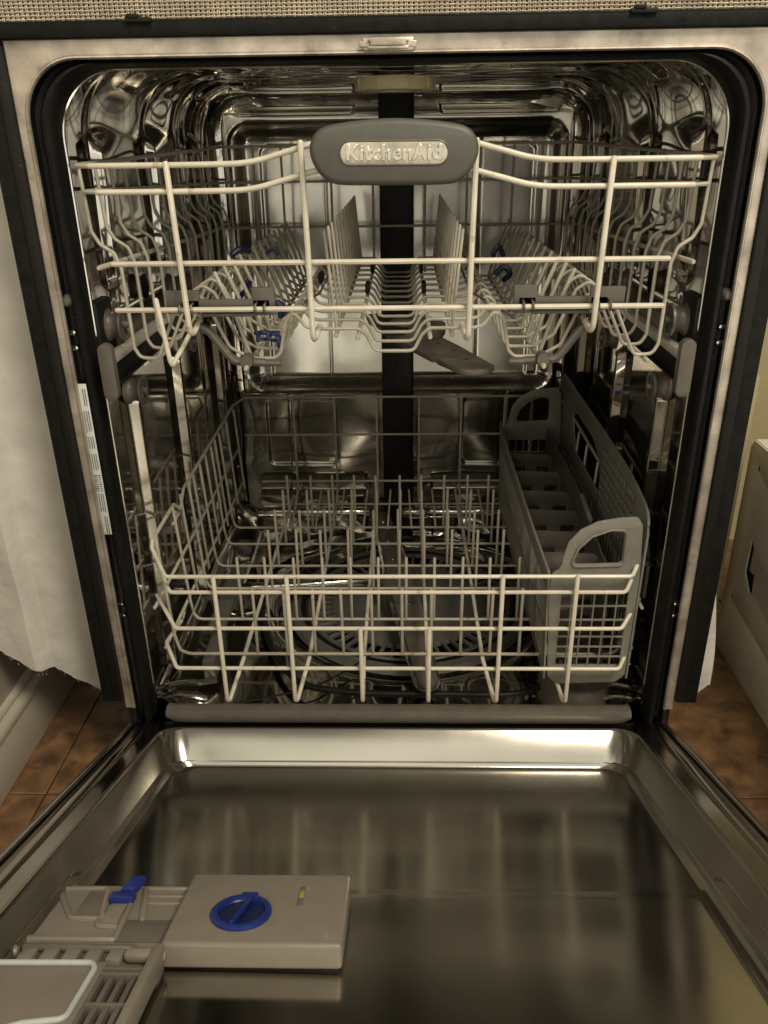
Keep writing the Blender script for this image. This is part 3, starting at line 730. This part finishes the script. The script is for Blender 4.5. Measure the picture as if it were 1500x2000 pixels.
# front wires
fw = [(-.2470, -.002, .5585), (-.15, -.003, .5585), (-.115, -.004, .5600), (-.085, -.006, .5670), (-.060, -.010, .5730), (-.03, -.012, .576)]
o = MB().tube(smooth_path(fw, 8), .0024, 10).build('front_wire', VINYL, UR)
o = MB().tube(smooth_path([(-x, y, z) for x, y, z in fw], 8), .0024, 10).build('front_wire', VINYL, UR)
fw = [(-.2440, -.002, .5385), (-.15, -.003, .5385), (-.115, -.004, .5400), (-.085, -.006, .5470), (-.060, -.010, .5530), (-.03, -.012, .556)]
o = MB().tube(smooth_path(fw, 8), .0024, 10).build('front_wire', VINYL, UR)
o = MB().tube(smooth_path([(-x, y, z) for x, y, z in fw], 8), .0024, 10).build('front_wire', VINYL, UR)
wire([(-.2390, -.004, .4815), (.2310, -.004, .4815)], .0023, fr=0, name='front_wire'); wire([(-.2420, -.003, .4425), (.2310, -.003, .4425)], .0023, fr=0, name='front_wire')
for (x, zt, zb) in ((-.183, .5600, .4180), (-.0725, .5740, .4120), (.0665, .5740, .4120), (.1765, .5595, .4180)):
    y0 = -.0065 if abs(x) > .1 else -.0125
    wire([(x, y0, zt), (x*.985, -.0085, (zt+zb)/2), (x*.975, -.008, zb), (x*.975+(.004 if x < 0 else -.004), .016, zb+.012)], .0025, fr=.008, name='front_upright')
wire([(-.2055, -.0060, .4520), (-.2000, -.0055, .3980), (-.1990, -.004, .3935), (-.1900, .006, .408), (-.1790, .018, .4280)], .0022, fr=.005)
for s in (-1, 1):
    for k, y in enumerate(YS):
        if k == 0:
            t1 = wire([(s*.0520, y, .4190), (s*.0600, y+.003, .5035)], .0014, VINYL_SHADE, fr=0, name='tine'); t2 = wire([(s*.1320, y, .3955), (s*.1420, y, .4300), (s*.1580, y, .4700)], .0019, VINYL_SHADE, fr=.02, name='tine')
        else:
            a = link('tine', t1.data, UR); a.location = (0, y-YS[0], 0); a = link('tine', t2.data, UR); a.location = (0, y-YS[0], 0)
# back grid
for z in (.5680, .5215, .4600): wire([(-.247, .531, z), (.247, .531, z)], .0019, VINYL_SHADE, fr=0, name='back_wire')
for x in (-.205, -.165, -.095, -.035, .04, .10, .165, .205): wire([(x, .534, .5690), (x, .534, .41), (x, .50, .40)], .0018, VINYL_SHADE, name='back_wire')
# handle
def zt(x): return .0195+.0045*(1-(x/.066)**2)
hh = [(.0655, .0005), (.0632, .0115), (.0550, .0188), (.0380, .0222), (.0190, .0240), (0, .0248)]
hb2 = [(.0190, -.0228), (.0380, -.0226), (.0500, -.0205), (.0600, -.0125)]
hh = hh+[(-x, z) for x, z in reversed(hh[:-1])]+[(-x, z) for x, z in reversed(hb2)]+[(0, -.0229)]+hb2
q = smooth_path([(x, z, 0) for x, z in hh+hh[:3]], 6)
hl = [(p.x, p.y) for p in q[6:6+6*len(hh)]]
hrot = radians(-.3)
def TH_(x, y, z): return (.0015+x*cos(hrot)-y*sin(hrot), -.0215-z, .5650+y*cos(hrot)+x*sin(hrot))
hd = plate('handle', [hl], .016, TH_, GREY, UR, .0045, ang=60)
plate('nameplate', [rrect(-.0415, .0415, -.0074, .0084, .0078, 8)], .0014, lambda x, y, z: TH_(x, y, z+.0078), PLATE, hd, .0004)
text_mesh('lettering', 'KitchenAid', .0150, .0006, lambda x, y, z: TH_(x*1.02, y+.0004, z+.0090), PLATE, hd, .00035, .00035)
MB().tube([TH_(a, b, .0080) for a, b in rrect(-.0421, .0421, -.0080, .0090, .0084, 8)], .0009, 6, closed=True).build('nameplate_rim', GREYD, hd)
# grey clip bars at the front and cup-shelf brackets
for s, nm in ((-1, ''), (1, '')):
    m = MB()
    for (a, b, c, d) in ((.108, .186, .4395, .4500), (.104, .124, .4360, .4600), (.170, .200, .4380, .4580)):
        m.box(*sorted((s*a, s*b)), .003, .007, c, d, .001)
    m.box(*sorted((s*.12, s*.17)), -.0005, .008, .4355, .4385, .001)
    for xx in (.112, .120, .176, .186): m.tube([(s*xx, -.006, .4395), (s*xx, -.0072, .4425), (s*xx, -.005, .4462), (s*xx, .003, .447)], .0012, 6)
    m.build('clip_bar', GREYD, UR)
    q = fillet([(s*.178, .012, .4270), (s*.166, .012, .4200), (s*.152, .012, .4000), (s*.146, .012, .3930), (s*.118, .012, .3915)], .008, 5)
    m = MB(); m.tube(q, .0040, 8); m.lathe([(.0, -.006), (.0055, -.006), (.006, -.004), (.006, .006), (0, .006)], (s*.1335, .008, .3945), 'y', 18)
    m.tube([(s*.125, .012, .391), (s*.105, .010, .3915)], .0030, 8); m.build('shelf_bracket', GREYD, UR)
    for (xx, yy, zz) in ((.031, .20, .424), (.031, .35, .424), (.084, .22, .432)):
        MB().box(s*xx-.0025, s*xx+.0025, yy-.010, yy+.010, zz-.003, zz+.009, .002).build('wire_clip', BLKPL, UR)
def blob(pts, r, mt, nm='tine_clip'): MB().tube(smooth_path(pts, 5), r, 7).build(nm, mt, UR)
BLUEM = mat('navy clip plastic', (.009, .018, .085), .35, 0, .08, 60)
for (cx_, cz_, rr2) in ((-.1215, .4120, .0050), (-.1120, .4105, .0042)):
    MB().tube([(cx_+rr2*cos(a), .031+.001*sin(3*a), cz_+rr2*.75*sin(a)) for a in [2*pi*q/16 for q in range(16)]], .0017, 7, closed=True).build('tine_clip', BLUEM, UR)
MB().box(-.130, -.106, .030, .034, .4125, .4160, .001).box(-.109, -.105, .029, .034, .4000, .4120, .001).box(-.128, -.124, .029, .034, .4060, .4120, .001).build('tine_clip', BLUEM, UR)
blob([(-.106, .03, .442), (-.101, .03, .436), (-.104, .032, .430)], .0034, BLUEM)
blob([(-.156, .10, .432), (-.150, .11, .440), (-.146, .12, .446)], .0026, BLUED); blob([(-.132, .16, .470), (-.126, .16, .474), (-.122, .16, .468)], .0024, BLUED)
blob([(-.170, .16, .468), (-.162, .165, .473), (-.154, .17, .470)], .0032, BLUED); blob([(-.150, .05, .425), (-.148, .052, .414), (-.143, .055, .404)], .0022, BLUED)
blob([(.110, .20, .440), (.118, .20, .447), (.125, .20, .440), (.120, .21, .432)],   .0034, BLUED); blob([(.112, .26, .452), (.118, .26, .462), (.124, .26, .452)], .0034, BLUED)
for s in (-1, 1): MB().tube([(s*.108, .05, .4250), (s*.076, .12, .4350), (s*.074, .26, .4420)], .0013, 6).build('tine_lever', GREYD, UR)
# spray arm under the rack
sa = radians(-67); ux, uy = .021, .183
def TU(x, y, z): return (ux+x*cos(sa)-y*sin(sa), uy+x*sin(sa)+y*cos(sa), .3740+z-.020*0)
am = [(-.13, -.006), (-.10, -.013), (0, -.021), (.06, -.020), (.088, -.020), (.094, -.0165), (.100, -.0185)]
am += [(.127+.0195*cos(a)*1.2, .0195*sin(a)) for a in [-.9+1.8*k/8 for k in range(9)]]
am += [(.06, .020), (0, .021), (-.10, .013), (-.13, .006)]
am = [(a*1.05, b*1.2) for a, b in am]
arm2 = plate('upper_spray_arm', [am], .006, TU, GREYD, UR, .0015)
for (a, b) in ((.045, .008), (.080, .009), (.118, .004), (.02, -.008)):
    c = TU(a, b, .0031); MB().lathe([(0, .0002), (.0028, .0002), (.0034, -.0004)], c, 'z', 14).build('nozzle', DARK, arm2)
MB().lathe([(0, .372), (.030, .374), (.034, .380), (.034, .390), (.02, .396), (0, .396)], (ux, uy, 0), 'z', 28).build('arm_hub', GREYD, arm2)
MB().box(-.016, .016, .15, .54, .384, .392, .003).build('feed_duct', BLKPL, UR)
# ------------------------------------------------------------------ lower rack
LR = thing('lower_rack', 'cream wire lower dish rack with rows of upright plate tines', 'dish rack', (0, .27, .0))
def lw(pts, r=.0020, mt=VINYL, fr=.007, name='wire', n=8): return MB().tube(fillet(pts, fr, 5) if fr else pts, r, n).build(name, mt, LR)
YC = [.064, .138, .213, .275, .342, .397, .484]
ZB = .0350
def xr(y): return .252
first = None
for k, y in enumerate(YC):
    if k == 0:
        lw([(-.262, y, .1850), (-.256, y, .060), (-.252, y, ZB+.004), (-.240, y, ZB), (.240, y, ZB), (.252, y, ZB+.004), (.256, y, .060), (.262, y, .1850)], .0019, VINYL_SHADE, fr=.012)
    elif k == 6: lw([(-.225, y, ZB), (.225, y, ZB)], .0018, VINYL_SHADE, fr=0)
    elif first is None:
        first = lw([(-.262, y, .1880), (-.2555, y, .060), (-.252, y, ZB), (.252, y, ZB), (.2555, y, .060), (.262, y, .1880)], .0018, VINYL_SHADE, fr=.012)
    else:
        o = link('wire', first.data, LR); o.location = (0, y-YC[1], 0)
for s in (-1, 1):
    for y in ((.175, .24, .31, .37, .45, .51) if s < 0 else (.10,)):
        lw([(s*.2625, y, .1880), (s*.2560, y, .052)], .0018, VINYL_SHADE, fr=0)
    lw([(s*.2640, .060, .1850), (s*.2640, .150, .1870), (s*.2600, .158, .178), (s*.2600, .164, .172)], .0021, VINYL_SHADE, fr=.004)
    lw([(s*.2635, .135, .1680), (s*.2635, .170, .1700), (s*.2635, .195, .1880), (s*.2600, .500, .1990), (s*.2480, .528, .2020)], .0020, VINYL_SHADE, fr=.006)
    lw([(s*.2620, .030, .1180), (s*.2600, .520, .1230)], .0019, VINYL_SHADE, fr=0)
    lw([(s*.2600, .040, .0600), (s*.2580, .520, .0640)], .0019, VINYL_SHADE, fr=0)
# front horizontals with chamfered ends
lw([(-.2640, .060, .1850), (-.2630, .052, .1800), (-.2420, .020, .1625), (.2440, .020, .1625), (.2630, .052, .1780), (.2640, .068, .1800)], .0022, name='front_wire')
lw([(-.2630, .060, .1620), (-.2400, .021, .1430), (.2400, .021, .1430), (.2620, .056, .1680)], .0022, name='front_wire')
lw([(-.2630, .046, .1250), (-.2390, .020, .0985), (.2400, .020, .0985), (.2630, .046, .1200)], .0022, name='front_wire')
lw([(-.2560, .095, .0600), (-.2610, .047, .0620), (-.2440, .020, .0465), (.2430, .020, .0465), (.2600, .047, .0600), (.2560, .095, .0560)], .0022, name='front_wire')
for x, zt_ in ((-.1905, .1650), (-.1140, .1650), (-.0385, .1005), (.0350, .1005), (.1105, .1650), (.1870, .1650)):
    xb = x+(.012 if x < -.05 else (-.012 if x > .05 else 0))
    lw([(x, .0155, zt_), (x, .0155, .006), (x+(xb-x)*.15, .019, .0035), (xb, .062, .0300), (xb, .110, .0310), (xb, .525, .0310)], .0024, VINYL, fr=.006, name='front_upright')
for x in (-.17, -.103, -.035, .033, .101, .17): lw([(x, .530, .2040), (x, .530, .045), (x, .50, .033)], .0019, VINYL_SHADE, name='back_wire')
lw([(-.248, .527, .2030), (.248, .527, .2030)], .0019, VINYL_SHADE, fr=0, name='back_wire'); lw([(-.250, .527, .1400), (.250, .527, .1400)], .0019, VINYL_SHADE, fr=0, name='back_wire')
lw([(-.225, .51, .0650), (.225, .51, .0650)], .0019, VINYL_SHADE, fr=0, name='back_wire')
tn = None
for r_i, y in enumerate(YC[:6]):
    xs = [-.161+.0334*i for i in range(0, 10)] if r_i == 0 else [-.1935+.0340*i for i in range(0, 11)]
    if r_i >= 2: xs = [-.166+.0335*i for i in range(0, 10)]
    for x in xs:
        if x > .150: continue
        x += random.uniform(-.0008, .0008)
        if tn is None: 
            tn = MB().tube([(0, 0, ZB), (0, 0, .1205)], .0018, 8).build('tine', VINYL_SHADE, LR); tn.location = (x, y, 0)
        else:
            o = link('tine', tn.data, LR); o.location = (x, y, 0); o.rotation_euler = (random.uniform(-.012, .012), random.uniform(-.012, .012), 0)
for i in range(9):
    x = -.165+.037*i; s = 1 if x > 0 else -1
    lw([(x, .395, .034), (x-s*.004, .470, .066)], .0015, VINYL_SHADE, fr=0, name='tine')
# ------------------------------------------------------------------ cutlery basket
BK = thing('cutlery_basket', 'long grey plastic cutlery basket with arched end handles on the right of the lower rack', 'cutlery basket', (.213, .27, .02))
bx0, bx1, by0, by1, bz = .1660, .2600, .0330, .5000, .0240
def endloops(front=True):
    out = [(bx0+.004, bz+.0), (bx1-.010, bz-.004), (bx1-.003, bz+.012), (bx1-.004, .152), (bx1-.0105, .160), (bx1-.0110, .2150), (bx1-.0150, .2235), (.2300, .2225), (.2050, .2180), (.1870, .2085), (.1750, .1930), (.1705, .1760), (.1700, .1690), (.1660, .1640), (.1600, .1640)]
    out = [(bx0+.002, bz+.004), (bx0+.012, bz-.006), (bx1-.016, bz-.004), (bx1-.006, bz+.006), (bx1-.004, .150), (bx1-.008, .2150), (bx1-.014, .2245), (.2280, .2235), (.2060, .2195), (.1890, .2100), (.1780, .1960), (.1740, .1800), (.1725, .1690), (.1695, .1630), (bx0-.002, .1600), (bx0-.004, .1400)]
    hole = fillet([(.1830, .1700, 0), (.2350, .1715, 0), (.2345, .2080, 0), (.2200, .2085, 0), (.2020, .2010, 0), (.1900, .1880, 0)], .006, 4, True)
    out = [(p.x, p.y) for p in fillet([(a, b, 0) for a, b in out], .0065, 4, True)]
    L = [out, [(p.x, p.y) for p in hole]]
    xs = [bx0+.009+(bx1-bx0-.022)*i/6 for i in range(7)]; zs = [bz+.018, bz+.030, bz+.043, bz+.056, bz+.0775, bz+.095, bz+.116]
    for i in range(6):
        for j in range(6): L.append(rrect(xs[i]+.0009, xs[i+1]-.0009, zs[j]+.0009, zs[j+1]-.0009, .0012, 2))
    return L
plate('end_panel', endloops(), .0028, lambda x, y, z: (x, by0+z, y), GREYB, BK, .0007)
plate('end_panel', endloops(), .0028, lambda x, y, z: (x, by1+z, y), GREYB, BK, .0007)
hr = fillet([(.1815, by0-.0022, .1680), (.2370, by0-.0022, .1695), (.2365, by0-.0022, .2100), (.2200, by0-.0022, .2105), (.2010, by0-.0022, .2030), (.1885, by0-.0022, .1890)], .006, 4, True)
MB().tube(hr, .0014, 8, closed=True).build('handle_bead', GREYB, BK)
# left wall with fine slots
L = [[(by0, bz), (by1, bz), (by1, .168), (by1-.02, .160), (by0+.03, .156), (by0, .158)]]
n = 40
for i in range(n):
    y0 = by0+.012+(by1-by0-.024)*i/n; y1 = y0+(by1-by0-.024)/n-.0028
    for (a, b) in ((bz+.014, bz+.058), (bz+.064, bz+.112)): L.append([(y0, a), (y1, a), (y1, b), (y0, b)])
plate('side_panel', L, .0022, lambda x, y, z: (bx0-.001+z-(y-bz)*.03, x, y), GREYB, BK, .0004)
MB().tube(smooth_path([(bx0-.005, by0+.002, .1585), (bx0-.0055, .15, .1575), (bx0-.0055, .40, .1605), (bx0-.005, by1-.002, .168)], 5), .0018, 8).build('rim_bead', GREYB, BK)
# right wall, tall with a long hole and moulded squares
R_ = [(by0, bz), (by1+.01, bz), (by1+.035, .232), (by1+.02, .2395), (by0+.16, .2385), (by0+.11, .2350), (by0+.070, .2260), (by0+.045, .2080), (by0+.03, .19), (by0+.020, .165), (by0, .155)]
R_ = [(by0, bz), (by1+.01, bz), (by1+.035, .232), (by1+.02, .2395), (by0+.17, .2390), (by0+.11, .2370), (by0+.07, .2330), (by0+.030, .2280), (by0+.008, .2200), (by0, .2050)]
L = [R_, [(p.x, p.y) for p in fillet([(.235, .160, 0), (.395, .160, 0), (.43, .205, 0), (.40, .214, 0), (.30, .214, 0), (.25, .2, 0)], .01, 4, True)]]
n = 34
for i in range(n):
    y0 = by0+.012+(by1-by0-.03)*i/n; y1 = y0+(by1-by0-.03)/n-.0028
    for (a, b) in ((bz+.014, bz+.058), (bz+.064, bz+.112)): L.append([(y0, a), (y1, a), (y1, b), (y0, b)])
plate('side_panel', L, .0024, lambda x, y, z: (bx1-.002+z+(y-.15)*.012, x, y), GREYB, BK, .0005)
m = MB()
for i in range(14):
    for j in range(7):
        y0 = .062+i*.0125; z0 = .146+j*.0115
        if z0 > .218 or (y0 < .075 and z0 > .20): continue
        m.box(bx1-.0048, bx1-.0030, y0, y0+.0098, z0, z0+.0090, .0006, seg=1)
tag(m.build('moulded_squares', GREYB, BK), kind='stuff')
MB().tube(smooth_path([(bx1-.002, by0+.001, .2140), (bx1-.001, by0+.012, .2240), (bx1-.001, by0+.04, .2310), (bx1-.001, by0+.11, .2380), (bx1-.001, .30, .2400), (bx1-.001, by1+.02, .2400)], 5), .0016, 8).build('rim_bead', GREYB, BK)
# dividers with notches, inner rail, floor slats
for k, y in enumerate((.100, .155, .215, .275, .345, .415)):
    L = [[(bx0+.001, bz+.004), (bx1-.030, bz+.004), (bx1-.030, .1400), (bx1-.036, .1465), (bx0-.002, .1490)]]
    for j, z0 in enumerate((.118, .098, .078, .056)):
        L.append(rrect(bx0+.005, bx0+.024, z0, z0+.009, .003, 3)); L.append(rrect(bx0+.041, bx0+.060, z0, z0+.009, .003, 3))
    plate('divider', L, .0018, lambda x, yy, z, y=y: (x, y+z, yy), GREYD, BK, .0004)
L = [[(by0+.02, bz+.004), (by1-.01, bz+.004), (by1-.02, .165), (.22, .167), (.10, .150), (by0+.02, .150)]]
plate('inner_wall', L, .0020, lambda x, y, z: (bx1-.029+z, x, y), GREYD, BK, .0005)
MB().tube([(bx1-.029, .16, .160), (bx1-.029, .215, .168)], .0030, 8).build('inner_rail', GREYB, BK)
m = MB()
for i in range(30): m.box(bx0+.004, bx1-.005, by0+.006+i*.0155, by0+.0115+i*.0155, bz-.001, bz+.002)
for i in range(6): m.box(bx0+.006+i*.0155, bx0+.0095+i*.0155, by0+.004, by1-.004, bz-.002, bz+.001)
tag(m.build('bottom_lattice', GREYD, BK), kind='stuff')
MB().box(bx1-.006, bx1+.010, by0+.012, by0+.030, .160, .1660, .0015).box(bx1+.006, bx1+.010, by0+.012, by0+.03, .120, .166, .0015).tube(fillet([(bx1-.004, by0+.02, .196), (bx1+.006, by0+.022, .182), (bx1+.009, by0+.022, .166)], .006), .0028, 8).build('side_hook', GREYD, BK)
